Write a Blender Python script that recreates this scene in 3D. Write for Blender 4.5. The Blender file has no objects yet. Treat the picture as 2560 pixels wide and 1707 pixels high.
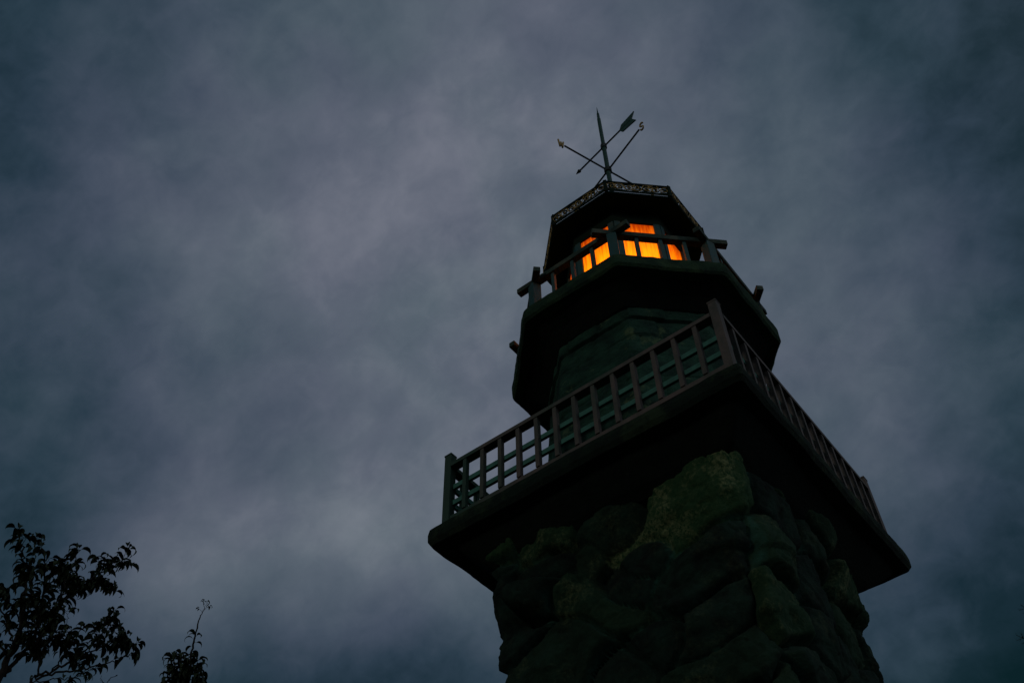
import bpy, bmesh, math, random
import numpy as np
from mathutils import Vector, Matrix, noise as mnoise
random.seed(7)
rng = np.random.default_rng(7)
PI = math.pi
sc = bpy.context.scene
col = sc.collection

# ------------------------------------------------------------------ camera
S = 2.0                       # metres per modelling unit
EYE = 1.6
R2 = Vector((0.782235, 0.62280195, -0.01503789))
U2 = Vector((0.48714681, -0.59645028, 0.6379146))
FW = Vector((-0.3883251, 0.50632479, 0.76996027))
CAM = Vector((2.07647137 * S, -4.247371 * S, EYE))
cd = bpy.data.cameras.new('camera')
cam = bpy.data.objects.new('camera', cd)
col.objects.link(cam)
cd.sensor_width = 36
cd.lens = 34.3908
cd.clip_start = 0.05
cd.clip_end = 5000
m = Matrix.Identity(4)
for i, v in enumerate((R2, U2, -FW, CAM)):
    for j in range(3):
        m[j][i] = v[j]
cam.matrix_world = m
sc.camera = cam


def ray(px, py):
    d = FW + R2 * ((px - 1280) / 2445.57) - U2 * ((py - 853.5) / 2445.57)
    return d.normalized()


# ------------------------------------------------------------------ sky
world = bpy.data.worlds.new('World')
sc.world = world
world.use_nodes = True
wt = world.node_tree
wt.nodes.clear()


class NT:
    def __init__(s, tree): s.t = tree
    def n(s, typ, **kw):
        nd = s.t.nodes.new(typ)
        for k, v in kw.items():
            if k == 'inp':
                for kk, vv in v.items():
                    if hasattr(vv, 'is_linked') or hasattr(vv, 'links'):
                        s.t.links.new(vv, nd.inputs[kk])
                    else:
                        nd.inputs[kk].default_value = vv
            else:
                setattr(nd, k, v)
        return nd
    def math(s, op, a, b=None, clamp=False):
        nd = s.t.nodes.new('ShaderNodeMath'); nd.operation = op; nd.use_clamp = clamp
        for i, v in enumerate((a, b)):
            if v is None: continue
            if isinstance(v, (int, float)): nd.inputs[i].default_value = v
            else: s.t.links.new(v, nd.inputs[i])
        return nd.outputs[0]
    def ramp(s, fac, stops):
        nd = s.t.nodes.new('ShaderNodeValToRGB')
        e = nd.color_ramp.elements
        while len(e) < len(stops): e.new(0.5)
        for i, (p, c) in enumerate(stops):
            e[i].position = p; e[i].color = (*c, 1)
        s.t.links.new(fac, nd.inputs[0])
        return nd.outputs[0]
    def mix(s, fac, a, b, mode='MIX'):
        nd = s.t.nodes.new('ShaderNodeMix'); nd.data_type = 'RGBA'; nd.blend_type = mode
        for i, v in ((0, fac), (6, a), (7, b)):
            if isinstance(v, (int, float)): nd.inputs[i].default_value = v
            elif isinstance(v, tuple): nd.inputs[i].default_value = (*v, 1)
            else: s.t.links.new(v, nd.inputs[i])
        return nd.outputs[2]


def srgb(r, g, b):
    f = lambda c: c / 12.92 if c <= 0.04045 else ((c + 0.055) / 1.055) ** 2.4
    return (f(r / 255), f(g / 255), f(b / 255))


N = NT(wt)
SUN_EL, SUN_ROT = math.radians(16), math.radians(188)     # light still in the east side of the sky
sky = N.n('ShaderNodeTexSky')
sky.sky_type = 'NISHITA'
sky.sun_disc = False
sky.sun_elevation = math.radians(1.0)
sky.sun_rotation = SUN_ROT
tc = N.n('ShaderNodeTexCoord')
dirv = tc.outputs['Generated']
# flatten direction onto a cloud deck so the cloud sheets run with perspective
# cloud bands run in one compass direction: squeeze the pattern along it
e1 = (R2 * 0.80 + U2 * 0.60).normalized(); e2 = (R2 * -0.60 + U2 * 0.80).normalized()
cx = []
for e_, k_ in ((e1, 0.92), (e2, 1.05), (FW, 1.0)):
    q_ = N.n('ShaderNodeVectorMath', operation='DOT_PRODUCT', inp={0: dirv}); q_.inputs[1].default_value = e_ * k_
    cx.append(q_.outputs['Value'])
mp = N.n('ShaderNodeCombineXYZ', inp={0: cx[0], 1: cx[1], 2: cx[2]})
n1 = N.n('ShaderNodeTexNoise', inp={'Vector': mp.outputs[0], 'Scale': 4.2, 'Detail': 6.0, 'Roughness': 0.5, 'Distortion': 0.15})
n2 = N.n('ShaderNodeTexNoise', inp={'Vector': mp.outputs[0], 'Scale': 13.0, 'Detail': 5.0, 'Roughness': 0.55, 'Distortion': 0.1})
n3 = N.n('ShaderNodeTexNoise', inp={'Vector': dirv, 'Scale': 5.0, 'Detail': 4.0})
# cloud brightness with corner vignette painted in: (pixel seen from the viewpoint, amount, sharpness)
BL = [((1150, 640), 0.60, 6.0), ((700, 520), 0.10, 60), ((1350, 330), 0.10, 60), ((440, 1430), 0.26, 420), ((620, 1390), 0.14, 200),
      ((920, 1380), 0.24, 160), ((1050, 1480), 0.08, 200), ((1150, 1180), 0.10, 120), ((480, 700), -0.06, 200), ((760, 1080), -0.05, 150),
      ((980, 1690), -0.36, 150), ((620, 1690), -0.16, 150), ((2150, 760), 0.16, 60), ((2180, 1150), 0.10, 160), ((2290, 1500), 0.12, 150), ((2540, 330), -0.12, 150), ((700, 60), -0.05, 90),
      ((90, 420), -0.08, 90), ((60, 1150), -0.08, 90), ((2560, 1707), -0.24, 30), ((2560, 60), -0.14, 40), ((0, 0), -0.08, 60), ((170, 1600), -0.06, 90)]
val = None
for (q, a, k) in BL:
    d = ray(*q)
    dp = N.n('ShaderNodeVectorMath', operation='DOT_PRODUCT', inp={0: dirv})
    dp.inputs[1].default_value = d
    e = N.math('MULTIPLY', N.math('EXPONENT', N.math('MULTIPLY', N.math('SUBTRACT', dp.outputs['Value'], 1.0), k)), a)
    val = e if val is None else N.math('ADD', val, e)
val = N.math('ADD', val, N.math('MULTIPLY', N.math('SUBTRACT', n1.outputs[0], 0.5), 0.36))
val = N.math('ADD', val, N.math('MULTIPLY', N.math('SUBTRACT', n2.outputs[0], 0.5), 0.40))
n4 = N.n('ShaderNodeTexNoise', inp={'Vector': mp.outputs[0], 'Scale': 30.0, 'Detail': 4.0, 'Roughness': 0.6, 'Distortion': 0.6})
val = N.math('ADD', val, N.math('MULTIPLY', N.math('SUBTRACT', n4.outputs[0], 0.5), 0.17))
val = N.math('ADD', val, 0.095)
cl = N.ramp(val, [(0.0, srgb(2, 30, 36)), (0.14, srgb(20, 42, 52)), (0.28, srgb(43, 61, 74)), (0.48, srgb(67, 80, 94)),
                  (0.72, srgb(91, 101, 113)), (1.0, srgb(124, 131, 140))])
tint = N.ramp(n3.outputs[0], [(0.35, (0.96, 1.015, 1.0)), (0.62, (1.07, 0.985, 1.065))])
cl = N.mix(0.8, cl, tint, 'MULTIPLY')
# unseen glow added to the sky, right of the view, to light east-facing sides
gp = N.n('ShaderNodeVectorMath', operation='DOT_PRODUCT', inp={0: dirv}); gp.inputs[1].default_value = Vector((1, 0.05, 0.22)).normalized()
glow = N.math('MULTIPLY', N.math('EXPONENT', N.math('MULTIPLY', N.math('SUBTRACT', gp.outputs['Value'], 1.0), 7.0)), 0.75)
cl = N.mix(1.0, cl, N.mix(glow, (0, 0, 0), (1.0, 1.02, 1.15)), 'ADD')
skys = N.mix(1.0, sky.outputs[0], (0.05, 0.05, 0.05), 'MULTIPLY')
fin = N.mix(0.93, skys, cl)
sep = N.n('ShaderNodeSeparateXYZ', inp={0: dirv})
low = N.ramp(N.math('ADD', N.math('MULTIPLY', sep.outputs[2], 1.0), 0.1), [(0.05, (0.10, 0.12, 0.12)), (0.35, (1, 1, 1))])
fin = N.mix(1.0, fin, low, 'MULTIPLY')
bg = N.n('ShaderNodeBackground', inp={'Color': fin, 'Strength': 1.0})
wo = N.n('ShaderNodeOutputWorld', inp={'Surface': bg.outputs[0]})

sl = bpy.data.lights.new('sun', 'SUN')
sl.energy = 0.26
sl.angle = math.radians(9)
sl.color = (1.0, 0.93, 0.84)
so = bpy.data.objects.new('sun', sl)
so.rotation_euler = Vector((-math.sin(SUN_ROT) * math.cos(SUN_EL), -math.cos(SUN_ROT) * math.cos(SUN_EL), -math.sin(SUN_EL))).to_track_quat('-Z', 'Y').to_euler()
so.location = (30, -30, 20)
col.objects.link(so)

sc.render.engine = 'CYCLES'
vs = sc.view_settings
vs.view_transform = 'Standard'; vs.look = 'None'; vs.exposure = 0; vs.gamma = 1


# ------------------------------------------------------------------ materials
def mat(name, c1, c2, scale=6.0, rough=0.8, bump=0.3, c3=None, s3=1.2, stretch=(1, 1, 1), bd=0.01, t3=(0.5, 0.62), west=0.0, spec=0.25):
    mt = bpy.data.materials.new(name); mt.use_nodes = True
    t = NT(mt.node_tree); b = mt.node_tree.nodes['Principled BSDF']
    tco = t.n('ShaderNodeNewGeometry').outputs['Position']
    mpg = t.n('ShaderNodeMapping', inp={'Vector': tco}); mpg.inputs['Scale'].default_value = stretch
    v = mpg.outputs[0]
    a = t.n('ShaderNodeTexNoise', inp={'Vector': v, 'Scale': scale, 'Detail': 8.0, 'Roughness': 0.65}).outputs[0]
    c = t.mix(t.ramp(a, [(0.38, (0, 0, 0)), (0.62, (1, 1, 1))]), c1, c2)
    if c3:
        q = t.n('ShaderNodeTexNoise', inp={'Vector': v, 'Scale': s3, 'Detail': 6.0, 'Roughness': 0.7}).outputs[0]
        if west:      # third colour mixed in more toward the west end
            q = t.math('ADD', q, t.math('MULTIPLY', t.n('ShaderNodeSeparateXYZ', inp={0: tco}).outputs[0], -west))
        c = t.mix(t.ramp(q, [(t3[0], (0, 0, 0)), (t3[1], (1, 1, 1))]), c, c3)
    mt.node_tree.links.new(c, b.inputs['Base Color'])
    b.inputs['Roughness'].default_value = rough
    b.inputs['Specular IOR Level'].default_value = spec
    f = t.n('ShaderNodeTexNoise', inp={'Vector': v, 'Scale': scale * 5, 'Detail': 6.0, 'Roughness': 0.7}).outputs[0]
    bp = t.n('ShaderNodeBump', inp={'Strength': bump, 'Distance': bd, 'Height': t.math('ADD', a, f)})
    mt.node_tree.links.new(bp.outputs[0], b.inputs['Normal'])
    return mt


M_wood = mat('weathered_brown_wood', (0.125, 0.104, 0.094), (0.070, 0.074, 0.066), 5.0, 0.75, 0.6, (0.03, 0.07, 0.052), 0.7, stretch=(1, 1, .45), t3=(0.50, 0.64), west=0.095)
M_lath = mat('teal_painted_lath', (0.055, 0.21, 0.165), (0.04, 0.14, 0.115), 9, 0.7, 0.2)
M_teal = mat('dark_teal_paint', (0.02, 0.085, 0.095), (0.028, 0.075, 0.065), 7, 0.6, 0.3, (0.06, 0.085, 0.07), 3)
M_beam = mat('dark_weathered_beam', (0.03, 0.06, 0.045), (0.014, 0.032, 0.026), 8, 0.8, 0.4, (0.07, 0.085, 0.06), 3)
M_iron = mat('dark_iron', (0.018, 0.03, 0.032), (0.03, 0.045, 0.042), 20, 0.5, 0.1)
M_pole = mat('green_painted_pole', (0.03, 0.085, 0.07), (0.02, 0.055, 0.045), 20, 0.5, 0.1)
M_gold = mat('gold_leaf', (0.42, 0.31, 0.10), (0.30, 0.20, 0.06), 30, 0.4, 0.1)
M_fascia = mat('black_cast_iron', (0.012, 0.022, 0.014), (0.010, 0.022, 0.016), 20, 0.8, 0.2, spec=0.05)
M_roof = mat('dark_sheet_roof', (0.0025, 0.014, 0.010), (0.0015, 0.009, 0.007), 6, 1.0, 0.2, spec=0.0)
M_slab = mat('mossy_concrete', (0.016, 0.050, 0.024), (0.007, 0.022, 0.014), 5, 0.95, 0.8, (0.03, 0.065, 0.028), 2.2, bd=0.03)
M_under = mat('dark_soffit_concrete', (0.007, 0.014, 0.010), (0.004, 0.009, 0.007), 5, 0.95, 0.6, bd=0.03)  # near-black concrete for the corbels under both slabs
M_drum = mat('damp_green_ashlar', (0.018, 0.068, 0.044), (0.006, 0.026, 0.020), 3, 0.95, 0.9, (0.07, 0.12, 0.06), 2.4, bd=0.03, t3=(0.58, 0.66))
M_bark = mat('dark_bark', (0.03, 0.026, 0.022), (0.015, 0.014, 0.012), 30, 0.9, 0.5)
M_leaf = mat('dark_cherry_leaf', (0.018, 0.034, 0.012), (0.008, 0.018, 0.009), 12, 0.75, 0.1)
M_needle = mat('dark_fir_needle', (0.012, 0.03, 0.016), (0.008, 0.02, 0.012), 12, 0.8, 0.1)
M_ground = mat('dark_grass_ground', (0.018, 0.028, 0.01), (0.03, 0.028, 0.018), 0.6, 1.0, 0.5)

# boulder masonry: colour from the masonry pattern (painted edge highlights, stone to stone variation, lichen)
M_stone = bpy.data.materials.new('mossy_boulder_masonry'); M_stone.use_nodes = True
t = NT(M_stone.node_tree); b = M_stone.node_tree.nodes['Principled BSDF']
at = t.n('ShaderNodeAttribute', attribute_name='masonry')
sepc = t.n('ShaderNodeSeparateColor', inp={0: at.outputs['Color']})
tco = t.n('ShaderNodeTexCoord').outputs['Object']
na = t.n('ShaderNodeTexNoise', inp={'Vector': tco, 'Scale': 4.0, 'Detail': 9.0, 'Roughness': 0.68}).outputs[0]
nb = t.n('ShaderNodeTexNoise', inp={'Vector': tco, 'Scale': 1.9, 'Detail': 7.0, 'Roughness': 0.75}).outputs[0]
nc = t.n('ShaderNodeTexNoise', inp={'Vector': tco, 'Scale': 26.0, 'Detail': 6.0, 'Roughness': 0.75}).outputs[0]
c = t.mix(t.ramp(na, [(0.38, (0, 0, 0)), (0.62, (1, 1, 1))]), (0.004, 0.010, 0.008), (0.011, 0.034, 0.024))
pale = t.mix(t.ramp(nc, [(0.35, (0, 0, 0)), (0.65, (1, 1, 1))]), (0.012, 0.060, 0.022), (0.050, 0.105, 0.042))
c = t.mix(sepc.outputs[1], c, pale)
lich = t.math('MULTIPLY', t.ramp(nb, [(0.51, (0, 0, 0)), (0.62, (1, 1, 1))]), t.ramp(nc, [(0.42, (0, 0, 0)), (0.6, (1, 1, 1))]))
lich = t.math('MULTIPLY', lich, t.math('ADD', t.math('MULTIPLY', sepc.outputs[1], 0.9), 0.12))
c = t.mix(lich, c, (0.19, 0.23, 0.11))
hilite = t.math('MULTIPLY', sepc.outputs[0], t.ramp(na, [(0.3, (0.15, 0.15, 0.15)), (0.6, (1, 1, 1))]))
c = t.mix(hilite, c, (0.03, 0.11, 0.082))
M_stone.node_tree.links.new(c, b.inputs['Base Color'])
b.inputs['Roughness'].default_value = 0.95
b.inputs['Specular IOR Level'].default_value = 0.2
bp = t.n('ShaderNodeBump', inp={'Strength': 0.9, 'Distance': 0.05, 'Height': t.math('ADD', t.math('MULTIPLY', na, 1.2), t.math('MULTIPLY', nc, 0.4))})
M_stone.node_tree.links.new(bp.outputs[0], b.inputs['Normal'])

# backlit amber window sheet: a lamp behind shines through it
M_pane = bpy.data.materials.new('amber_translucent_pane'); M_pane.use_nodes = True
t = NT(M_pane.node_tree)
t.t.nodes.clear()
tco = t.n('ShaderNodeTexCoord').outputs['Object']
mpg = t.n('ShaderNodeMapping', inp={'Vector': tco}); mpg.inputs['Scale'].default_value = (9, 9, 0.8)
st = t.n('ShaderNodeTexNoise', inp={'Vector': mpg.outputs[0], 'Scale': 2.2, 'Detail': 6.0, 'Roughness': 0.6}).outputs[0]
cc = t.ramp(st, [(0.3, (0.52, 0.070, 0.0004)), (0.62, (0.98, 0.20, 0.0015))])
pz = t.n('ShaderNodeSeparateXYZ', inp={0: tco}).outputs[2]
streak_falloff = t.math('ADD', t.math('MULTIPLY', t.math('SUBTRACT', pz, 1.75), 1.5), t.math('MULTIPLY', t.math('SUBTRACT', st, 0.5), -2.2))  # streaks plus painted lamp falloff: dimmer and redder toward the top
cc = t.mix(t.ramp(streak_falloff, [(0.0, (0, 0, 0)), (0.9, (1, 1, 1))]), cc, (0.42, 0.026, 0.0002))
tr = t.n('ShaderNodeBsdfTranslucent', inp={'Color': cc})
gl = t.n('ShaderNodeBsdfGlossy', inp={'Color': (0.03, 0.03, 0.03, 1), 'Roughness': 0.3})
ad = t.n('ShaderNodeAddShader', inp={0: tr.outputs[0], 1: gl.outputs[0]})
t.n('ShaderNodeOutputMaterial', inp={'Surface': ad.outputs[0]})


# ------------------------------------------------------------------ helpers
def W(p): return (p[0] * S, p[1] * S, p[2] * S + EYE)


def empty(name, loc, label=None, cat=None, group=None):
    o = bpy.data.objects.new(name, None); col.objects.link(o); o.location = loc
    if label: o['label'] = label
    if cat: o['category'] = cat
    if group: o['group'] = group
    return o


class MB:
    """collects geometry in modelling units, builds one mesh object"""
    def __init__(s): s.v = []; s.f = []
    def add(s, vs, fs):
        o = len(s.v); s.v += [tuple(x) for x in vs]; s.f += [tuple(i + o for i in f) for f in fs]
    def box(s, c, half, ax=None):
        c = Vector(c)
        ax = ax or (Vector((1, 0, 0)), Vector((0, 1, 0)), Vector((0, 0, 1)))
        vs = []
        for k in (-1, 1):
            for j in (-1, 1):
                for i in (-1, 1):
                    vs.append(c + ax[0] * half[0] * i + ax[1] * half[1] * j + ax[2] * half[2] * k)
        s.add(vs, [(0, 2, 3, 1), (4, 5, 7, 6), (0, 1, 5, 4), (2, 6, 7, 3), (0, 4, 6, 2), (1, 3, 7, 5)])
    def tube(s, pts, rad, n=8, cap=True):
        pts = [Vector(p) for p in pts]
        if not hasattr(rad, '__len__'): rad = [rad] * len(pts)
        up = Vector((0.31, 0.17, 0.93))
        rings = []
        for i, p in enumerate(pts):
            d = (pts[min(i + 1, len(pts) - 1)] - pts[max(i - 1, 0)]).normalized()
            a = d.cross(up)
            if a.length < 0.1: a = d.cross(Vector((1, 0, 0)))
            a.normalize(); bb = d.cross(a)
            rings.append([p + (a * math.cos(2 * PI * k / n) + bb * math.sin(2 * PI * k / n)) * rad[i] for k in range(n)])
        vs = [v for r in rings for v in r]; fs = []
        for i in range(len(pts) - 1):
            for k in range(n):
                k2 = (k + 1) % n
                fs.append((i * n + k, i * n + k2, (i + 1) * n + k2, (i + 1) * n + k))
        if cap:
            fs.append(tuple(range(n))[::-1]); fs.append(tuple((len(pts) - 1) * n + k for k in range(n)))
        s.add(vs, fs)
    def build(s, name, material, parent=None, org=(0, 0, 0), world=False, bevel=0, smooth=False):
        """org: modelling-unit origin of the object; world=True: coordinates already in metres"""
        if world:
            vs = [(v[0] - org[0], v[1] - org[1], v[2] - org[2]) for v in s.v]; loc = org
        else:
            vs = [((v[0] - org[0]) * S, (v[1] - org[1]) * S, (v[2] - org[2]) * S) for v in s.v]; loc = W(org)
        me = bpy.data.meshes.new(name); me.from_pydata(vs, [], s.f); me.update()
        bm = bmesh.new(); bm.from_mesh(me); bmesh.ops.recalc_face_normals(bm, faces=bm.faces)
        if bevel:
            bmesh.ops.bevel(bm, geom=[e for e in bm.edges if e.calc_face_angle(0) > 0.5], offset=bevel * S, segments=2, affect='EDGES', profile=0.6)
        bm.to_mesh(me); bm.free()
        me.materials.append(material)
        if smooth:
            for p in me.polygons: p.use_smooth = True
        o = bpy.data.objects.new(name, me); col.objects.link(o)
        o.location = loc
        if parent:
            par = Vector(parent.location)
            pp = parent.parent
            while pp: par = par + Vector(pp.location); pp = pp.parent
            o.parent = parent; o.location = Vector(loc) - par
        return o


def dup(o, loc, parent=None, rotz=None):
    c = o.copy(); col.objects.link(c)
    c.parent = parent or o.parent
    c.location = loc
    if rotz is not None: c.rotation_euler = (0, 0, rotz)
    return c


def octv(r, k): return Vector((r * math.cos(PI / 8 + k * PI / 4), r * math.sin(PI / 8 + k * PI / 4), 0))


def polyring(n, r, rot, per, smooth):
    """closed outline of a regular n-gon of circumradius r, corners softened"""
    P = [Vector((r * math.cos(rot + 2 * PI * k / n), r * math.sin(rot + 2 * PI * k / n), 0)) for k in range(n)]
    pts = []
    for k in range(n):
        for i in range(per):
            pts.append(P[k].lerp(P[(k + 1) % n], i / per))
    for _ in range(smooth):
        L = len(pts)
        pts = [(pts[i - 1] + pts[i] * 2 + pts[(i + 1) % L]) / 4 for i in range(L)]
    return pts


def loft(mb, rings, capb=True, capt=True):
    n = len(rings[0])
    vs = [p for r in rings for p in r]; fs = []
    for i in range(len(rings) - 1):
        for k in range(n):
            k2 = (k + 1) % n
            fs.append((i * n + k, i * n + k2, (i + 1) * n + k2, (i + 1) * n + k))
    mb.add(vs, fs)
    o = len(mb.v) - len(vs)
    if capb: mb.f.append(tuple(o + k for k in range(n))[::-1])
    if capt: mb.f.append(tuple(o + (len(rings) - 1) * n + k for k in range(n)))


def rough_slab(name, n, rot, prof, material, parent, per=60, smooth=6, amp=0.006, fr=5.0, seed=0):
    """weathered slab: profile [(r,z)...] bottom to top; every ring roughened by noise"""
    mb = MB(); rings = []
    for (r, z) in prof:
        ring = []
        for p in polyring(n, r, rot, per, smooth):
            q = Vector((p.x * fr, p.y * fr, z * fr + seed))
            d = mnoise.fractal(q, 0.9, 2.0, 5) * amp + (mnoise.noise(q * 0.35) * amp * 1.6)
            ring.append(Vector((p.x * (1 + d / r), p.y * (1 + d / r), z + mnoise.noise(q + Vector((9, 9, 9))) * amp * 0.7)))
        rings.append(ring)
    loft(mb, rings)
    return mb.build(name, material, parent, smooth=False)


# ------------------------------------------------------------------ ground
mb = MB()
G = 60; ext = 1500
vs = []; fs = []
def gcoord(i): u = i / G * 2 - 1; return math.copysign(abs(u) ** 3, u) * ext
for j in range(G + 1):
    for i in range(G + 1):
        x, y = gcoord(i), gcoord(j)
        vs.append((x, y, 0.25 * mnoise.noise(Vector((x * 0.03, y * 0.03, 0))) * min(1, math.hypot(x, y) / 30) - 0.001))
for j in range(G):
    for i in range(G):
        a = j * (G + 1) + i; fs.append((a, a + 1, a + G + 2, a + G + 1))
mb.add(vs, fs)
gr = mb.build('ground', M_ground, world=True)
gr['kind'] = 'structure'

# ------------------------------------------------------------------ the tower
T = empty('lookout_tower', (0, 0, 0), 'dark stone lookout tower with railed square balcony and lantern room glowing orange', 'tower')

# --- boulder base: one masonry skin
W0 = 0.735
CR = 0.10


def base_w(z):          # half width of the shaft at height z
    return W0 + 0.05 * max(0.0, min(1.0, (z - 3.05) / 0.45)) + max(0.0, (2.4 - z)) * 0.02


NU, NZ = 560, 380
Z0, Z1 = -0.85, 3.58
# perimeter parametrisation: u in units of length at W0
side = 2 * W0
peri = 4 * side


def perim(u, w):
    """point and outward normal on a rounded square; u=0 at corner (-w,-w), going along -y face first"""
    k = int(u // side) % 4; s = (u % side) / side * 2 - 1      # -1..1
    x, y = s * w, -w
    nx, ny = 0.0, -1.0
    c = CR
    if abs(s * w) > w - c:                # round the corner
        ex = (abs(s * w) - (w - c)) / c   # 0..1
        a = ex * PI / 4
        sg = 1 if s > 0 else -1
        x = sg * ((w - c) + c * math.sin(a)); y = -(w - c) - c * math.cos(a)
        nx, ny = sg * math.sin(a), -math.cos(a)
    for _ in range(k): x, y = -y, x; nx, ny = -ny, nx
    return x, y, nx, ny


# stones seen on the two near faces (u along the wall, height, half sizes, tilt, bulge, pale)
def face_uz(px, py):
    d = ray(px, py); c = Vector((CAM.x / S, CAM.y / S, 0))
    tt = (-W0 - c.y) / d.y
    p = c + d * tt
    return p.x + W0, p.z


seeds = []


def stone(px, py, a, bz, rot, bul, pale):
    u, z = face_uz(px, py); seeds.append((u, z, a, bz, rot, bul, pale))


stone(1755, 1235, .32, .18, .10, .055, 0.8)
stone(1250, 1395, .14, .10, .25, .060, 0.75)
stone(1390, 1345, .17, .10, .25, .060, 0.5)
stone(1530, 1290, .16, .13, -.2, .035, 0.12)
stone(1775, 1400, .30, .17, .35, .055, 0.0)
stone(1500, 1515, .30, .08, -.55, .065, 0.3)
stone(1605, 1400, .10, .09, 0, .035, 0.0)
stone(1570, 1475, .15, .09, -.4, .03, 0.0)
stone(1465, 1420, .05, .10, -.3, .03, 0.2)
stone(1350, 1440, .12, .08, .2, .03, 0.0)
stone(1310, 1530, .17, .13, .1, .125, 0.05)
stone(1800, 1530, .26, .14, .4, .055, 0.03)
stone(1380, 1670, .26, .17, .1, .075, 0.15)
stone(1650, 1600, .16, .12, .3, .04, 0.0)
stone(1800, 1680, .30, .15, .35, .065, 0.15)
stone(1560, 1700, .14, .14, 0, .05, 0.05)
nearz = 2.25
r3 = random.Random(11)
z = Z0
row = 0
while z < Z1 + 0.2:
    hh = r3.uniform(.22, .36)
    u = r3.uniform(0, .3)
    while u < peri - 0.05:
        ww = r3.uniform(.26, .52)
        uu, zz = u + ww / 2, z + hh / 2 + r3.uniform(-.05, .05)
        if not (zz > nearz and uu < side * 1.02 and uu > -0.0) and not (zz > 2.85 and side * .95 < uu < side * 1.13):
            seeds.append((uu, zz, ww * .55, hh * .62, r3.uniform(-.6, .6), r3.uniform(.03, .085), r3.choice([0, 0, 0.05, .1, .3, .5])))
        u += ww
    z += hh
sd = np.array([(q[0] + k * peri, *q[1:]) for q in seeds for k in (-1, 0, 1)])
uu = np.linspace(0, peri, NU, endpoint=False)
zz = np.linspace(Z0, Z1, NZ)
UU, ZZ = np.meshgrid(uu, zz)
nx_ = np.zeros_like(UU); nz_ = np.zeros_like(UU); fine = np.zeros_like(UU); mid = np.zeros_like(UU)
for j in range(NZ):
    for i in range(NU):
        x, y, nx, ny = perim(uu[i], W0)
        p = Vector((x * 3.2, y * 3.2, zz[j] * 3.2))
        nx_[j, i] = mnoise.noise(p); nz_[j, i] = mnoise.noise(p + Vector((31, 7, 3)))
        mid[j, i] = mnoise.noise(p * 2.3)
        fine[j, i] = mnoise.fractal(p * 4, 0.8, 2.1, 3)
UW = UU + nx_ * .07 + mid * .018; ZW = ZZ + nz_ * .055 + fine * .008
best = np.full(UU.shape, 1e9); sec = np.full(UU.shape, 1e9); idx = np.zeros(UU.shape, int)
for i, s_ in enumerate(sd):
    du = UW - s_[0]; dz = ZW - s_[1]
    c_, s__ = math.cos(s_[4]), math.sin(s_[4])
    a = (du * c_ + dz * s__) / s_[2]; b_ = (-du * s__ + dz * c_) / s_[3]
    d = (np.abs(a) ** 2.3 + np.abs(b_) ** 2.3) ** (1 / 2.3)
    upd = d < best
    sec = np.where(upd, best, np.minimum(sec, d)); idx = np.where(upd, i, idx); best = np.where(upd, d, best)
gap = sec - best
prof = np.clip(gap * 3.6, 0, 1) ** .55
bul = sd[idx, 5]; pale = sd[idx, 6]
tiltu = np.sin(idx * 12.9) * .10; tiltz = np.sin(idx * 78.2) * .10
facet = np.abs(((UW - sd[idx, 0]) * np.cos(idx * 3.1) + (ZW - sd[idx, 1]) * np.sin(idx * 3.1)))
fac2 = np.abs(((UW - sd[idx, 0]) * np.cos(idx * 7.7) + (ZW - sd[idx, 1] + .04) * np.sin(idx * 7.7)))
rid = 1 - np.abs(mid + nx_ * .6) * 2.2
step_ = np.round((nz_ * 1.2 + mid * .7) * 3) / 3 * .022 - np.clip((rid - .86) / .14, 0, 1) * .012
H = bul * prof * 1.75 + step_ - fac2 * .17 * np.clip(prof, 0, 1) + ((UW - sd[idx, 0]) * tiltu + (ZW - sd[idx, 1]) * tiltz - facet * .10) * np.clip(prof * 1.3, 0, 1) + fine * .009 + mid * .012
edge_hilite = np.exp(-((gap - .09) / .055) ** 2) * np.clip(.55 + nz_ * 2.2, 0, 1)  # teal highlight painted on stone edges, just beside the joints
H -= np.exp(-(gap / .045) ** 2) * .035 * np.clip(.6 + nx_ * 1.6, 0, 1.2)
du0 = np.minimum(UU, peri - UU)
H += .050 * np.exp(-(du0 / .35) ** 2) * np.exp(-((ZZ - 3.34) / .14) ** 2) + .022 * np.exp(-(du0 / .3) ** 2) * np.exp(-((ZZ - 3.13) / .09) ** 2)
H -= .040 * np.exp(-(du0 / .3) ** 2) * np.exp(-((ZZ - 2.97) / .06) ** 2)
H -= .035 * np.exp(-((UU - side) / .3) ** 2) * (ZZ < 2.9)
H -= .045 * np.exp(-((UU - 2 * side) / .35) ** 2)
H -= .058
verts = []
cols = []
for j in range(NZ):
    w = base_w(zz[j])
    for i in range(NU):
        x, y, nx, ny = perim(uu[i], w)
        h = H[j, i]
        verts.append(((x + nx * h) * S, (y + ny * h) * S, zz[j] * S + EYE + fine[j, i] * .01))
faces = []
for j in range(NZ - 1):
    for i in range(NU):
        i2 = (i + 1) % NU
        faces.append((j * NU + i, j * NU + i2, (j + 1) * NU + i2, (j + 1) * NU + i))
faces.append(tuple((NZ - 1) * NU + i for i in range(NU)))
me = bpy.data.meshes.new('stone_base'); me.from_pydata(verts, [], faces); me.update()
ca = me.color_attributes.new('masonry', 'FLOAT_COLOR', 'POINT')
buf = np.zeros((NZ * NU, 4), np.float32); buf[:, 0] = edge_hilite.ravel(); buf[:, 1] = pale.ravel(); buf[:, 3] = 1
ca.data.foreach_set('color', buf.ravel())
me.materials.append(M_stone)
for p in me.polygons: p.use_smooth = True
base = bpy.data.objects.new('stone_base', me); col.objects.link(base); base.parent = T

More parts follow.
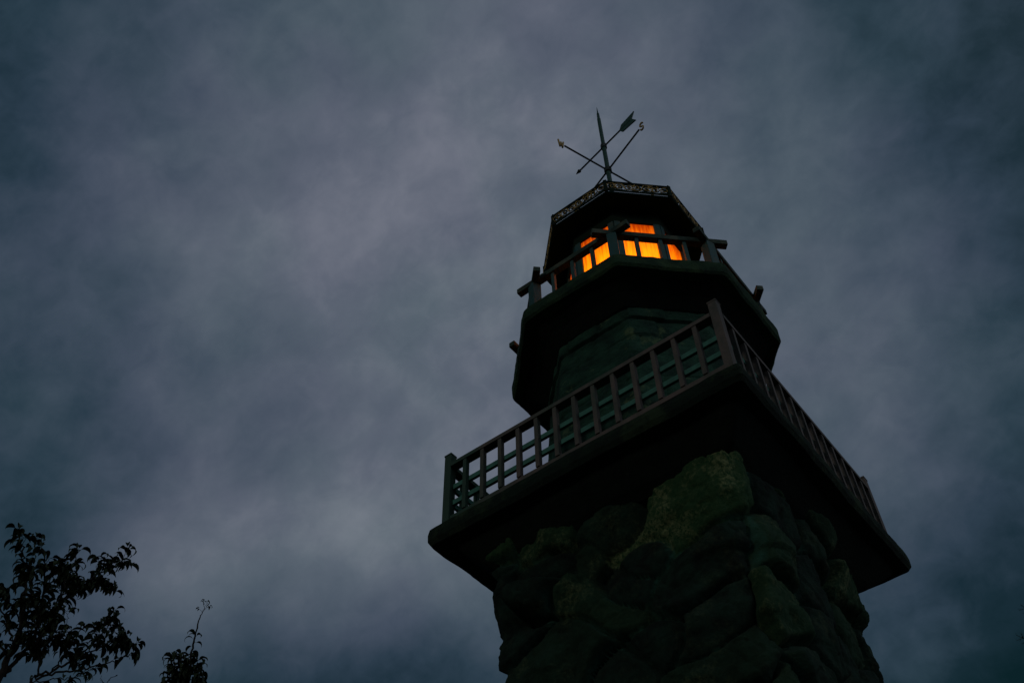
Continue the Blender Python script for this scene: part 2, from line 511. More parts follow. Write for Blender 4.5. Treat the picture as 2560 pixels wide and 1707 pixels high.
# --- balcony slab (square)
q2 = math.sqrt(2)
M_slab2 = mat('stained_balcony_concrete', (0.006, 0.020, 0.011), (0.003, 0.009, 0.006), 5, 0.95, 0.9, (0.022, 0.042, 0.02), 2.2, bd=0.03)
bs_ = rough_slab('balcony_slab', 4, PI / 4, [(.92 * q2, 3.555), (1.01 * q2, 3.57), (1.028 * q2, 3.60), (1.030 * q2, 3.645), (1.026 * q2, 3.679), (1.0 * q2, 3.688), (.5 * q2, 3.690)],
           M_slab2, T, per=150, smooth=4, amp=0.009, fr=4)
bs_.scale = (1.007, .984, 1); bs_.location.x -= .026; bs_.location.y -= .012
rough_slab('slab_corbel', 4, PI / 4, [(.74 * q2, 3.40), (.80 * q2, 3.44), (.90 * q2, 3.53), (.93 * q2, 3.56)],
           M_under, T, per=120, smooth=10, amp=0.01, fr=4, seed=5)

# --- balcony railing: posts, balusters, two laths, top and bottom rail on each side
RX, RY = 0.959, 0.928
RZ0, RZT = 3.689, 4.188
rail = empty('balcony_railing', W((-.013, -.006, RZ0))); rail.parent = T
X, Y, Z = Vector((1, 0, 0)), Vector((0, 1, 0)), Vector((0, 0, 1))


def relW(p, par_z): return Vector(((p[0]) * S, (p[1]) * S, (p[2] - par_z) * S))


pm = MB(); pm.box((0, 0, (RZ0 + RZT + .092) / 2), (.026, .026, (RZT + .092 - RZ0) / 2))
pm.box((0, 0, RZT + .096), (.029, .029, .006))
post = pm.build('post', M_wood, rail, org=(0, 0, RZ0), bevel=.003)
first = True
for sx, sy in ((-1, -1), (1, -1), (1, 1), (-1, 1)):
    L = relW((sx * RX, sy * RY, RZ0), RZ0)
    if first: post.location = L; first = False
    else: dup(post, L)
for s_ in range(4):
    hl, of = (RX, RY) if s_ % 2 == 0 else (RY, RX)
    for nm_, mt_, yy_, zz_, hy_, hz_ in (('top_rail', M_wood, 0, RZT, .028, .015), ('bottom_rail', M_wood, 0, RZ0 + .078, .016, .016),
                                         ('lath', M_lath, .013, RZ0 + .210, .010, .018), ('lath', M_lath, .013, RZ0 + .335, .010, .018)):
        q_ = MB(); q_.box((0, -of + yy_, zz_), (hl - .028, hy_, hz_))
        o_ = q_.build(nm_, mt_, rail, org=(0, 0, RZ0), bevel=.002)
        o_.location = (0, 0, 0); o_.rotation_euler = (0, 0, s_ * PI / 2)
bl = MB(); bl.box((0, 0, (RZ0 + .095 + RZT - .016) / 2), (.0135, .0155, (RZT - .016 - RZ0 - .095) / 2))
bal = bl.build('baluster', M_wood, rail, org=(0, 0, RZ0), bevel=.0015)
bfirst = True
for s_ in range(4):
    hl, of = (RX, RY) if s_ % 2 == 0 else (RY, RX)
    for i in range(1, 14):
        u = -hl + 2 * hl * i / 14
        p = Matrix.Rotation(s_ * PI / 2, 3, 'Z') @ Vector((u, -of - .008, RZ0))
        L = relW(p, RZ0)
        if bfirst: bal.location = L; bfirst = False
        else: dup(bal, L, rotz=s_ * PI / 2)

# --- eight sided stone drum with courses
dr = []
per = 34
zs = np.linspace(3.66, 5.08, 110)
mbd = MB(); rings = []
courses = [3.66, 3.80, 4.0, 4.22, 4.40, 4.62, 4.80, 4.98, 5.09]
for z_ in zs:
    ci = max(k for k in range(len(courses)) if z_ >= courses[k] - 1e-6)
    dz = min(abs(z_ - c_) for c_ in courses)
    r = .80 - (z_ - 3.66) / 1.42 * .105
    if z_ > 4.98: r += .022
    ring = []
    pts = polyring(8, r, PI / 8, per, 3)
    for i, p in enumerate(pts):
        off = (ci * 7) % 11
        jn = ((i + off) % 15)
        wv = mnoise.noise(Vector((p.x * 3, p.y * 3, z_ * 3))); g = (math.exp(-(dz / .010) ** 2) * .010 + (math.exp(-(min(jn, 15 - jn) / .8) ** 2) * .007 if z_ <= 4.98 else 0)) * max(0, .45 + wv * 1.8)
        st_ = math.sin(((i + off) // 15) * 9.1 + ci * 5.3) * .006
        q = Vector((p.x * 7, p.y * 7, z_ * 7))
        d = mnoise.fractal(q, .7, 2.0, 5) * .009 - g * .7 + st_
        ring.append(Vector((p.x * (1 + d / r), p.y * (1 + d / r), z_)))
    rings.append(ring)
loft(mbd, rings)
mbd.build('drum_wall', M_drum, T, smooth=False)

# --- upper deck slab
rough_slab('deck_slab', 8, PI / 8, [(.90, 5.205), (.965, 5.215), (.982, 5.235), (.985, 5.28), (.982, 5.335), (.965, 5.352), (.5, 5.355)],
           M_slab, T, per=60, smooth=5, amp=0.009, fr=5, seed=3)
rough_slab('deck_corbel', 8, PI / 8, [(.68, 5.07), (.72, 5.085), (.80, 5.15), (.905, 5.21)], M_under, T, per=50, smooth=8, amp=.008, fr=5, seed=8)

# --- upper railing: corner posts, crossing beams, balusters
DZ = 5.352
r2 = empty('deck_railing', W((0, 0, DZ))); r2.parent = T
AP = .817; RC = AP / math.cos(PI / 8); BZ = 5.70
pm = MB()
pm.add([*[Vector((.034 * c_, .034 * s_, DZ)) for c_, s_ in ((1, 1), (-1, 1), (-1, -1), (1, -1))],
        *[Vector((.034 * c_, .034 * s_, BZ - .027)) for c_, s_ in ((1, 1), (-1, 1), (-1, -1), (1, -1))]],
       [(0, 1, 2, 3), (4, 7, 6, 5), (0, 4, 5, 1), (1, 5, 6, 2), (2, 6, 7, 3), (3, 7, 4, 0)])
cpost = pm.build('corner_post', M_teal, r2, org=(0, 0, DZ), bevel=.003)
bm_ = MB()
bm_.box((0, 0, 0), (RC * math.sin(PI / 8) + .142, .0245, .0245))
bb = MB(); bb.box((0, 0, (DZ + BZ - .025) / 2), (.013, .013, (BZ - .026 - DZ) / 2))
b2 = bb.build('baluster', M_teal, r2, org=(0, 0, DZ), bevel=.0015)
beam = None
f1 = True
for k in range(8):
    L = relW(octv(RC, k) + Vector((0, 0, DZ)), DZ); rz = PI / 8 + k * PI / 4
    if k == 0: cpost.location = L; cpost.rotation_euler = (0, 0, rz)
    else: dup(cpost, L, rotz=rz)
    ang = k * PI / 4 + PI / 4     # face normal
    cen = Vector((AP * math.cos(ang), AP * math.sin(ang), BZ + (.0045 if k % 2 else -.0058)))
    if beam is None:
        beam = bm_.build('beam', M_beam, r2, org=(0, 0, 0), bevel=.003)
        beam.location = relW(cen, DZ); beam.rotation_euler = (0, 0, ang + PI / 2)
    else: dup(beam, relW(cen, DZ), rotz=ang + PI / 2)
    a, b_ = octv(RC, k), octv(RC, k + 1)
    for i in (1, 2, 3):
        L = relW(a.lerp(b_, i / 4) + Vector((0, 0, DZ)), DZ)
        if f1: b2.location = L; b2.rotation_euler = (0, 0, ang); f1 = False
        else: dup(b2, L, rotz=ang)

# --- lantern room
LR = .475
LT = 6.47
lan = empty('lantern_room', W((0, 0, DZ))); lan.parent = T
mbp = MB(); loft(mbp, [[p + Vector((0, 0, z_)) for p in polyring(8, LR + .012, PI / 8, 1, 0)] for z_ in (DZ, DZ + .09)], True, True)
mbp.build('plinth', M_teal, lan, org=(0, 0, DZ), bevel=.003)
mbp = MB()
for (ro, z_a, z_b) in ((LR + .014, LT, LT + .16),):
    ri = ro - .05
    R_ = [[p + Vector((0, 0, z_)) for p in polyring(8, rr, PI / 8, 1, 0)] for rr, z_ in ((ri, z_a), (ro, z_a), (ro, z_b), (ri, z_b), (ri, z_a))]
    loft(mbp, R_, False, False)
mbp.build('lintel', M_fascia, lan, org=(0, 0, DZ))
mbc = MB()
h_ = (LT - DZ - .09) / 2
mbc.box((0, 0, 0), (.026, .026, h_ - .001))
v0 = octv(LR - .006, 0)
# corner post: two boards meeting at the corner
mbc = MB()
for sgn in (-1, 1):
    e = (octv(LR, sgn) - octv(LR, 0)).normalized()
    n_ = Vector((-e.y, e.x, 0)); n_ = n_ if n_.dot(octv(1, 0)) > 0 else -n_
    mbc.box(e * .0245 + Vector((0, 0, DZ + .09 + h_)), (.0245, .014, h_ - .001), (e, n_, Z))
cp = mbc.build('corner_post', M_teal, lan, org=(0, 0, DZ), bevel=.001)
pw = LR * math.sin(PI / 8)
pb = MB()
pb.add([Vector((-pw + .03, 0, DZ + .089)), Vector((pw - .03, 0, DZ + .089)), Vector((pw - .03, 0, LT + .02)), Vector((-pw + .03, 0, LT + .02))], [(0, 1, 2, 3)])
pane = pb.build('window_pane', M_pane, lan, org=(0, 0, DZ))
for k in range(8):
    L = relW(octv(LR, k) + Vector((0, 0, DZ)), DZ)
    if k == 0: cp.location = L
    else: dup(cp, L, rotz=k * PI / 4)
    ang = k * PI / 4 + PI / 4
    ap = LR * math.cos(PI / 8) - .004
    L = relW((ap * math.cos(ang), ap * math.sin(ang), DZ), DZ)
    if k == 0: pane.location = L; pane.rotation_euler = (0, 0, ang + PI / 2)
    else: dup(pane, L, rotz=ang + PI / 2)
lp = bpy.data.lights.new('lantern_lamp', 'POINT'); lp.energy = 104; lp.color = (1.0, 0.86, 0.55); lp.shadow_soft_size = 0.08
lo = bpy.data.objects.new('lantern_lamp', lp); col.objects.link(lo); lo.parent = lan; lo.location = (0.0, 0.0, (.58) * S)

# --- roof
R3, Z3 = .676, 6.773
HF = .150
rf = empty('roof', W((0, 0, Z3 - HF))); rf.parent = T
mr = MB()
zb = Z3 - HF
rg = lambda r, z_: [p + Vector((0, 0, z_)) for p in polyring(8, r, PI / 8, 1, 0)]
loft(mr, [rg(.40, zb - .022), rg(R3 - .004, zb - .020), rg(R3 - .004, zb), rg(R3 - .05, zb + .004), rg(.06, zb + .09), rg(.05, zb + .17), rg(.03, zb + .19)])
mr.build('roof_deck', M_roof, rf, org=(0, 0, zb))
fc = MB()
fc.box((0, 0, 0), (.014, .014, HF / 2 + .002))
fpost = fc.build('fascia_post', M_fascia, rf, org=(0, 0, 0), bevel=.002)
# pierced scrollwork panel: a plate with the scrolls cut through
PL = 2 * R3 * math.sin(PI / 8) - .020
PH = HF - .021
cs = .0026
nx, ny = int(PL / cs), int(PH / cs)


def spiral(cx, cy, r, fl, fy, turns=1.35, ph=0.0):
    pts = []
    for i in range(40):
        t_ = i / 39
        a = ph + t_ * turns * 2 * PI
        rr = r * (1 - .80 * t_)
        pts.append((cx + fl * rr * math.cos(a) * 1.05, cy + fy * rr * math.sin(a)))
    return pts


holes = []; golds = []
nsc = 7
for i in range(nsc):
    cx = (i + .5) / nsc * PL; cy = PH * .5
    fl = 1 if i % 2 == 0 else -1; fy = 1 if (i // 2) % 2 == 0 else -1
    holes.append((spiral(cx, cy, PH * .34, fl, fy, 1.1 + .25 * (i % 3), 0.6 * i), .0082))
    golds.append((spiral(cx + .012 * fl, cy, PH * .40, fl, -fy, 1.3, 2.2 + .5 * i), .0034))
    x1 = (i + 1) / nsc * PL
    if i < nsc - 1:
        holes.append(([(x1 - .012, cy + .030 * fy), (x1, cy + .016 * fy), (x1 + .012, cy + .024 * fy)], .0056))
        holes.append(([(x1 - .009, cy - .034 * fy), (x1 + .004, cy - .026 * fy)], .0058))
        golds.append(([(x1 - .018, cy + .044 * fy), (x1, cy), (x1 + .016, cy - .045 * fy)], .0038))


def segd(px, py, a, b):
    dx, dy = b[0] - a[0], b[1] - a[1]; l2 = dx * dx + dy * dy + 1e-12
    t_ = max(0, min(1, ((px - a[0]) * dx + (py - a[1]) * dy) / l2))
    return math.hypot(px - a[0] - t_ * dx, py - a[1] - t_ * dy)


solid = np.ones((ny, nx), bool)
gx = (np.arange(nx) + .5) * cs; gy = (np.arange(ny) + .5) * cs
GX, GY = np.meshgrid(gx, gy)
for pts, wd in holes:
    for a, b_ in zip(pts[:-1], pts[1:]):
        dx, dy = b_[0] - a[0], b_[1] - a[1]; l2 = dx * dx + dy * dy + 1e-12
        t_ = np.clip(((GX - a[0]) * dx + (GY - a[1]) * dy) / l2, 0, 1)
        solid &= ~(np.hypot(GX - a[0] - t_ * dx, GY - a[1] - t_ * dy) < wd)
solid[:3, :] = True; solid[-4:, :] = True; solid[:, :4] = True; solid[:, -4:] = True
pn = MB(); th = .004
vid = {}
pv = []; pf = []
def gv(i, j, s_):
    k_ = (i, j, s_)
    if k_ not in vid:
        vid[k_] = len(pv); pv.append(Vector((i * cs - nx * cs / 2, -th if s_ == 0 else th, j * cs - ny * cs / 2)))
    return vid[k_]
for j in range(ny):
    for i in range(nx):
        if not solid[j, i]: continue
        pf.append((gv(i, j, 0), gv(i + 1, j, 0), gv(i + 1, j + 1, 0), gv(i, j + 1, 0)))
        pf.append((gv(i, j, 1), gv(i, j + 1, 1), gv(i + 1, j + 1, 1), gv(i + 1, j, 1)))
        for di, dj, e0, e1 in ((-1, 0, (i, j), (i, j + 1)), (1, 0, (i + 1, j + 1), (i + 1, j)), (0, -1, (i + 1, j), (i, j)), (0, 1, (i, j + 1), (i + 1, j + 1))):
            a_, b__ = i + di, j + dj
            if not (0 <= a_ < nx and 0 <= b__ < ny and solid[b__, a_]):
                pf.append((gv(*e0, 0), gv(*e0, 1), gv(*e1, 1), gv(*e1, 0)))
pn.add(pv, pf)
pn.box((0, -.002, ny * cs / 2 - .004), (PL / 2, .009, .006))
fpan = pn.build('fascia_panel', M_fascia, rf, org=(0, 0, 0))
gm = MB()
for pts, wd in golds:
    gm.tube([Vector((p[0] - nx * cs / 2, -th - .002, min(max(p[1], .006), PH - .012) - ny * cs / 2)) for p in pts], wd, 5)
gscroll = gm.build('gilt_scroll', M_gold, None, org=(0, 0, 0), smooth=True)
gscroll.parent = fpan; gscroll.location = (0, 0, 0)
for k in range(8):
    L = relW(octv(R3 - .008, k) + Vector((0, 0, zb + HF / 2)), zb); rz = PI / 8 + k * PI / 4
    if k == 0: fpost.location = L; fpost.rotation_euler = (0, 0, rz)
    else: dup(fpost, L, rotz=rz)
    ang = k * PI / 4 + PI / 4
    ap = R3 * math.cos(PI / 8) - .008
    L = relW((ap * math.cos(ang), ap * math.sin(ang), zb + .018 + PH / 2), zb)
    if k == 0: fpan.location = L; fpan.rotation_euler = (0, 0, ang + PI / 2)
    else:
        c_ = dup(fpan, L, rotz=ang + PI / 2)
        g_ = gscroll.copy(); col.objects.link(g_); g_.parent = c_

# ------------------------------------------------------------------ weather vane
VB = zb + .188
ZC, ZA, ZT = 8.067, 8.524, 9.368
V = empty('weather_vane', W((0, 0, VB)), 'tall green weather vane with an arrow and gilt compass letters above the tower roof', 'weather vane')
mp_ = MB()
mp_.tube([(0, 0, VB), (0, 0, 8.55), (0, 0, 8.60), (0, 0, 9.10), (0, 0, 9.12), (0, 0, 9.22), (0, 0, 9.235), (0, 0, ZT)], [.023, .021, .0195, .0185, .015, .013, .008, .0015], 14)
mp_.build('pole', M_pole, V, org=(0, 0, VB), smooth=False)
for zc_, rr in ((ZC, .036), (ZA, .031)):
    mc_ = MB()
    mc_.tube([(0, 0, zc_ - .035), (0, 0, zc_ - .030), (0, 0, zc_ + .030), (0, 0, zc_ + .035)], [rr * .8, rr, rr, rr * .8], 8)
    mc_.build('collar', M_iron, V, org=(0, 0, VB))
LET = {'N': [[(-.5, -1), (-.5, 1)], [(-.5, 1), (.5, -1)], [(.5, -1), (.5, 1)]],
       'E': [[(.5, 1), (-.5, 1), (-.5, -1), (.5, -1)], [(-.5, 0), (.35, 0)]],
       'W': [[(-.7, 1), (-.35, -1)], [(-.35, -1), (0, .6)], [(0, .6), (.35, -1)], [(.35, -1), (.7, 1)]],
       'S': [[(.5, .6), (.35, .9), (0, 1), (-.35, .9), (-.5, .55), (-.3, .2), (.3, -.2), (.5, -.55), (.35, -.9), (0, -1), (-.35, -.9), (-.5, -.6)]]}
for ang, lt in ((-109.5, 'W'), (-19.9, 'S'), (70, 'E'), (160.2, 'N')):
    a = math.radians(ang); d = Vector((math.cos(a), math.sin(a), 0))
    ma = MB(); ma.tube([d * .030 + Vector((0, 0, ZC)), d * .492 + Vector((0, 0, ZC))], .0085, 8)
    arm = ma.build('compass_arm', M_iron, V, org=(0, 0, VB), smooth=True)
    ml = MB()
    side_ = -d   # letters read from outside, standing in the plane of the arm
    for stroke in LET[lt]:
        ml.tube([d * .53 + d * (p[0] * .040) + Vector((0, 0, ZC + p[1] * .056)) for p in stroke], .0085, 6)
    lo_ = ml.build('compass_letter', M_gold, None, org=(0, 0, VB), smooth=True)
    lo_.parent = arm; lo_.location = (0, 0, 0)
a = math.radians(-11.3); d = Vector((math.cos(a), math.sin(a), 0))
ar = MB(); ar.tube([d * -.345 + Vector((0, 0, ZA)), d * .30 + Vector((0, 0, ZA))], .0085, 8)
arrow = ar.build('arrow', M_iron, V, org=(0, 0, VB), smooth=True)
ah = MB(); ah.tube([d * -.335 + Vector((0, 0, ZA)), d * -.345 + Vector((0, 0, ZA)), d * -.40 + Vector((0, 0, ZA))], [.009, .021, .001], 8)
o = ah.build('arrowhead', M_iron, None, org=(0, 0, VB)); o.parent = arrow; o.location = (0, 0, 0)
fl_ = MB()
out = [(.22, 0), (.255, .068), (.43, .090), (.385, 0), (.43, -.090), (.255, -.068)]
nn = Vector((-d.y, d.x, 0)) * .005
vv = [d * p[0] + Vector((0, 0, ZA + p[1])) - nn for p in out] + [d * p[0] + Vector((0, 0, ZA + p[1])) + nn for p in out]
fl_.add(vv, [tuple(range(6)), tuple(range(6, 12))[::-1]] + [(i, (i + 1) % 6, (i + 1) % 6 + 6, i + 6) for i in range(6)])
fl_.tube([d * .23 + Vector((0, 0, ZA)), d * .37 + Vector((0, 0, ZA))], .009, 8)
o = fl_.build('fletching', M_pole, None, org=(0, 0, VB)); o.parent = arrow; o.location = (0, 0, 0)


# ------------------------------------------------------------------ trees
def P3(px, py, dist):
    return CAM + ray(px, py) * dist


def leaf(mb, base, out, L, wd, droop, rr):
    """a folded, drooping pointed leaf on a short stalk"""
    out = Vector(out); out.z = 0
    if out.length < .05: out = Vector((1, 0, 0))
    out.normalize()
    sidev = Vector((-out.y, out.x, 0))
    sidev = (sidev + Vector((0, 0, rr.uniform(-.5, .5)))).normalized()
    p = Vector(base); n = 6
    ang = rr.uniform(.0, .75)
    pts = []
    step = L / n
    prof_ = [0.06, .72, 1.0, .92, .62, .30, 0.02]
    stalk = L * .18
    p = p + (out * math.cos(ang) + Vector((0, 0, math.sin(ang)))) * stalk
    for i in range(n + 1):
        pts.append(p.copy())
        p = p + (out * math.cos(ang) + Vector((0, 0, math.sin(ang)))) * step
        ang -= droop / n
    vs = []
    fold = rr.uniform(.15, .7)
    for i, q in enumerate(pts):
        w = prof_[i] * wd
        nrm = (pts[min(i + 1, n)] - pts[max(i - 1, 0)]).cross(sidev).normalized()
        vs += [q - sidev * w + nrm * w * fold, q, q + sidev * w + nrm * w * fold]
    fs = []
    for i in range(n):
        a_ = i * 3
        fs += [(a_, a_ + 1, a_ + 4, a_ + 3), (a_ + 1, a_ + 2, a_ + 5, a_ + 4)]
    mb.add(vs, fs)
    mb.tube([Vector(base), pts[0]], .0012, 3, cap=False)


def branchpts(pix, d0, d1, sub=6, wob=.012, rr=random):
    K = [P3(x, y, d0 + (d1 - d0) * i / max(1, len(pix) - 1)) for i, (x, y) in enumerate(pix)]
    outp = []
    for i in range(len(K) - 1):
        p0, p1, p2, p3 = K[max(i - 1, 0)], K[i], K[i + 1], K[min(i + 2, len(K) - 1)]
        for s_ in range(sub):
            t_ = s_ / sub
            q = 0.5 * ((2 * p1) + (p2 - p0) * t_ + (2 * p0 - 5 * p1 + 4 * p2 - p3) * t_ ** 2 + (3 * p1 - p0 - 3 * p2 + p3) * t_ ** 3)
            outp.append(q + Vector((rr.gauss(0, wob), rr.gauss(0, wob), rr.gauss(0, wob))))
    outp.append(K[-1])
    return outp


def leaves_along(mb, pts, dens, L, rr, start=0.0, drp=2.75):
    n = len(pts)
    acc = 0; side_ = 1
    for i in range(int(n * start), n - 1):
        seg = (pts[i + 1] - pts[i]); acc += seg.length
        while acc > dens:
            acc -= dens
            q = pts[i].lerp(pts[i + 1], rr.random())
            tang = seg.normalized()
            az = rr.uniform(0, 2 * PI)
            o_ = Vector((math.cos(az), math.sin(az), 0)) + tang * .5
            leaf(mb, q, o_, L * rr.uniform(.7, 1.1), L * rr.uniform(.125, .185), rr.uniform(drp * .6, drp * 1.25), rr)
    for k in range(3):
        az = rr.uniform(0, 2 * PI)
        leaf(mb, pts[-1], (math.cos(az), math.sin(az), 0), L * rr.uniform(.6, 1), L * .17, drp, rr)


def curved_tree(name, label, group, trunk_base, trunk_top_pix, dist, brs, rr, shoots=True):
    root = empty(name, trunk_base, label, 'tree', group)
    bw = MB(); lf = MB()
    tp = P3(*trunk_top_pix, dist)
    tb = Vector(trunk_base)
    pts = []
    for i in range(15):
        t_ = i / 14
        q = tb.lerp(tp, t_); q.z = tb.z + (tp.z - tb.z) * (t_ ** .8)
        q += Vector((math.sin(t_ * 5) * .10, math.cos(t_ * 4) * .08 - .08, 0)) * (1 - t_)
        pts.append(q)
    tk = MB(); tk.tube(pts, [.11 * (1 - .72 * i / 14) + (.05 if i == 0 else 0) for i in range(15)], 10)
    tk.build('trunk', M_bark, root, org=tuple(trunk_base), world=True, smooth=True)
    for (pix, da, db, r0, r1, dl, st_, LL) in brs:
        bp_ = branchpts(pix, dist + da, dist + db, 6, .007 if shoots else .0025, rr)
        n = len(bp_)
        bw.tube(bp_, [r0 + (r1 - r0) * i / (n - 1) for i in range(n)], 6)
        if dl: leaves_along(lf, bp_, dl * (1.3 if shoots else 1.0), LL * rr.uniform(.85, 1.1), rr, st_)
        # side shoots
        if shoots and dl and dl < .0205 and LL > .1:
            for k in range(max(1, n // 5)):
                i = rr.randrange(int(n * st_), n - 1) if int(n * st_) < n - 1 else n - 2
                az = rr.uniform(0, 2 * PI)
                dd = Vector((math.cos(az), math.sin(az), rr.uniform(.1, .9))).normalized() * rr.uniform(.06, .16)
                sp = [bp_[i], bp_[i] + dd * .5, bp_[i] + dd + Vector((0, 0, -.01))]
                bw.tube(sp, [.003, .002, .0012], 4)
                leaves_along(lf, [sp[0], sp[0].lerp(sp[1], .5), sp[1], sp[1].lerp(sp[2], .5), sp[2]], .02, LL * .9, rr)
    bw.build('branches', M_bark, root, org=tuple(trunk_base), world=True, smooth=True)
    lf.build('foliage', M_leaf, root, org=tuple(trunk_base), world=True, smooth=False)
    return root


rr = random.Random(5)
D = 9.0
g0 = P3(-30, 1760, D); base1 = (g0.x - .5, g0.y + .3, 0.0)
LL = .135
B = [
 # pixels along the branch, depth in/out, radii, leaf spacing, start, leaf length
 ([(-30, 1760), (8, 1668), (35, 1612), (52, 1560), (60, 1500), (62, 1420), (56, 1370), (42, 1322)], 0, .1, .030, .003, .020, .25, LL),
 ([(8, 1690), (53, 1637), (80, 1600), (100, 1540), (112, 1470), (114, 1410), (105, 1365)], .05, -.2, .018, .003, .017, .2, LL),
 ([(90, 1610), (120, 1560), (145, 1500), (165, 1450), (185, 1410), (197, 1375)], -.1, .1, .012, .003, .015, .1, LL),
 ([(120, 1560), (160, 1500), (205, 1460), (250, 1432), (285, 1414), (306, 1402)], .1, .3, .012, .003, .0125, .1, LL),
 ([(160, 1500), (200, 1475), (245, 1458), (275, 1462), (288, 1480)], .15, .35, .006, .002, .016, .1, LL),
 ([(75, 1730), (84, 1692), (133, 1674), (175, 1653), (215, 1625), (245, 1590), (268, 1568), (284, 1560)], .2, .4, .014, .003, .020, .45, LL),
 ([(91, 1695), (140, 1680), (190, 1675), (238, 1665), (280, 1655), (315, 1641), (332, 1632)], .1, .0, .010, .002, .030, .55, LL),
 ([(175, 1653), (220, 1630), (262, 1612), (292, 1604), (314, 1610), (326, 1620)], .25, .3, .008, .002, .016, .2, LL),
 ([(130, 1676), (160, 1640), (180, 1600), (205, 1572), (235, 1566)], .1, -.2, .007, .002, .020, .3, LL),
 ([(66, 1623), (90, 1616), (120, 1600), (150, 1585), (180, 1575)], 0, -.2, .007, .002, .018, .2, LL),
 ([(97, 1690), (97, 1647), (100, 1610), (104, 1560), (110, 1520)], .3, .4, .009, .003, .020, .3, LL),
 ([(21, 1640), (0, 1610), (-30, 1590), (-60, 1560)], 0, .3, .012, .004, .022, .0, LL),
 ([(35, 1612), (20, 1575), (10, 1540), (-5, 1500), (-10, 1480)], 0, -.3, .010, .003, .022, .3, LL),
 ([(52, 1560), (35, 1525), (20, 1500), (5, 1482), (-12, 1470)], .1, .2, .007, .003, .020, .2, LL),
 ([(0, 1720), (50, 1715), (110, 1700), (160, 1695), (210, 1690)], -.3, -.2, .008, .002, .040, .2, LL),
 ([(140, 1730), (170, 1700), (210, 1680), (240, 1670)], .2, .2, .006, .002, .030, .2, LL),
 ([(100, 1540), (80, 1500), (75, 1460), (80, 1430)], -.1, -.3, .006, .002, .018, .1, LL),
 ([(112, 1470), (130, 1440), (140, 1415)], -.1, -.3, .005, .002, .018, .1, LL),
 ([(240, 1712), (262, 1704), (280, 1694), (294, 1686)], .1, .1, .003, .0025, 0, 0, LL),
 ([(252, 1690), (256, 1702), (262, 1715)], .1, .1, .0016, .0025, 0, 0, LL),
 ([(145, 1610), (160, 1570), (170, 1545), (166, 1528)], .1, .1, .003, .0015, .05, .4, LL),
]
curved_tree('cherry_tree', 'broad black leafy cherry crown of drooping pointed leaves rising at the lower left', 'cherry trees beside the tower', base1, (-30, 1760), D, B, rr)

D2 = 8.6
g0 = P3(462, 1800, D2); base2 = (g0.x - .3, g0.y + .3, 0.0)
B2 = [
 ([(462, 1800), (466, 1740), (472, 1690), (478, 1634), (488, 1590), (497, 1550), (506, 1530), (513, 1518)], 0, 0, .014, .0016, 0, 0, LL),
 ([(478, 1634), (484, 1612), (489, 1590)], 0, 0, .002, .0015, .030, .0, LL * .8),
 ([(466, 1740), (450, 1705), (438, 1675), (434, 1650)], 0, .15, .007, .002, .011, .2, LL * .9),
 ([(466, 1740), (482, 1700), (490, 1672), (493, 1648)], 0, -.15, .007, .002, .011, .2, LL * .9),
 ([(470, 1740), (462, 1695), (456, 1665), (455, 1640)], 0, .1, .006, .002, .010, .2, LL * .9),
 ([(470, 1740), (472, 1695), (474, 1665), (476, 1642)], 0, .1, .006, .002, .010, .2, LL * .9),
 ([(455, 1770), (438, 1730), (428, 1705), (424, 1680)], 0, .1, .006, .002, .011, .2, LL * .9),
 ([(470, 1770), (490, 1730), (498, 1705), (499, 1682)], 0, .1, .006, .002, .011, .2, LL * .9),
 ([(462, 1800), (455, 1740), (448, 1700), (446, 1680)], .1, .2, .006, .002, .011, .1, LL * .9),
 ([(506, 1530), (500, 1524), (497, 1521)], 0, 0, .0012, .001, .03, .3, .035),
 ([(506, 1530), (515, 1520), (522, 1515)], 0, 0, .0012, .001, .03, .3, .045),
 ([(511, 1522), (516, 1508), (520, 1502)], 0, 0, .0012, .001, .02, .3, .035),
 ([(511, 1522), (509, 1508), (510, 1502)], 0, 0, .0012, .001, .02, .3, .035),
]
curved_tree('cherry_tree', 'narrow young treetop with one long thin shoot standing clear of its leaves', 'cherry trees beside the tower', base2, (462, 1800), D2, B2, rr, shoots=False)

# fir at the right edge: only the tips of its boughs reach the view
D3 = 11.0
tipA, tipB = P3(2551, 1511, D3), P3(2541, 1587, D3)
axis = P3(2760, 1590, D3 + .6)
fb = Vector((axis.x, axis.y, 0)); topz = axis.z + .7
F_ = empty('fir_tree', tuple(fb), 'dark needled conifer whose bough tips just enter at the right edge', 'tree')
tk = MB(); tk.tube([fb + Vector((0, 0, z_)) for z_ in (0, topz * .4, topz * .8, topz)], [.16, .11, .04, .008], 10); tk.build('trunk', M_bark, F_, org=tuple(fb), world=True, smooth=True)
bw = MB(); nd = MB()
rf_ = random.Random(3)


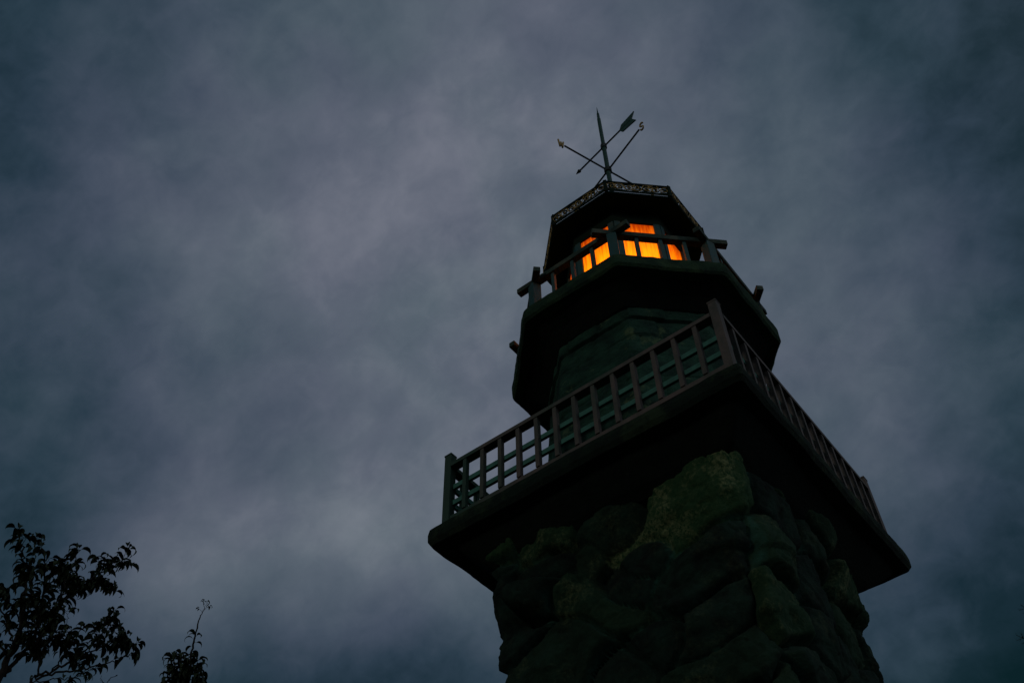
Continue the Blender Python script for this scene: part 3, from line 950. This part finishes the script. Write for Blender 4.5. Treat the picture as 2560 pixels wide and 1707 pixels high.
def bough(a, b):
    n = 16
    pts = [a.lerp(b, i / n) + Vector((0, 0, -.10 * math.sin(PI * i / n))) for i in range(n + 1)]
    bw.tube(pts, [.014 * (1 - i / n) + .002 for i in range(n + 1)], 5)
    d = (b - a).normalized(); sd_ = d.cross(Z).normalized()
    tw = []
    for i in range(3, n):
        L_ = .26 * (1 - i / n) + .05
        for s_ in (-1, 1):
            e = pts[i] + (d * .7 + sd_ * s_ * .8 + Z * rf_.uniform(-.1, .2)).normalized() * L_
            tw.append((pts[i], e))
    tw.append((pts[-3], pts[-1]))
    for p, e in tw:
        bw.tube([p, e], [.003, .0015], 3, cap=False)
        k_ = int((e - p).length / .005); dd = (e - p).normalized()
        for i in range(k_):
            q = p.lerp(e, i / k_)
            v_ = Vector((rf_.gauss(0, 1), rf_.gauss(0, 1), rf_.gauss(0, 1)))
            v_ = (v_ - dd * v_.dot(dd)).normalized() * .8 + dd * .6
            v_ = v_.normalized() * .030
            s2 = v_.cross(dd).normalized() * .0016
            nd.add([q - s2, q + s2, q + v_ + s2 * .3, q + v_ - s2 * .3], [(0, 1, 2, 3)])


bough(Vector((fb.x, fb.y, tipA.z - .1)), tipA)
bough(Vector((fb.x, fb.y, tipB.z - .1)), tipB)
for i in range(26):
    z_ = 1.5 + (topz - 1.9) * i / 26
    ln = max(.25, (topz - z_) * .33)
    az = math.atan2(tipA.y - fb.y, tipA.x - fb.x) + PI + rf_.uniform(-2.0, 2.0)
    bough(Vector((fb.x, fb.y, z_)), Vector((fb.x + math.cos(az) * ln, fb.y + math.sin(az) * ln, z_ + rf_.uniform(-.1, .15))))
bw.build('boughs', M_bark, F_, org=tuple(fb), world=True)
nd.build('needles', M_needle, F_, org=tuple(fb), world=True)

# tiny plant growing out of a joint on the left edge of the masonry
d_ = ray(1275, 1616); cu = Vector((CAM.x / S, CAM.y / S, 0))
tt = (-W0 + .0 - cu.x) / d_.x
pp = cu + d_ * ((-.745 - cu.x) / d_.x)
pw_ = Vector(W(pp))
fe = MB(); rw = random.Random(2)
for k in range(9):
    az = rw.uniform(0, 2 * PI); e = pw_ + Vector((math.cos(az) * .05 - .03, math.sin(az) * .05 - .02, rw.uniform(-.06, .06)))
    fe.tube([pw_, pw_.lerp(e, .5) + Vector((0, 0, .01)), e], [.002, .0015, .001], 3)
    for i in range(4):
        leaf(fe, pw_.lerp(e, .4 + .2 * i), (math.cos(az + i), math.sin(az + i), 0), .028, .007, 1.2, rw)
pw2 = fe.build('wall_weed', M_leaf, None, org=tuple(pw_), world=True)
pw2['label'] = 'tiny leafy weed sprouting from a joint at the left edge of the boulder base'
pw2['category'] = 'plant'
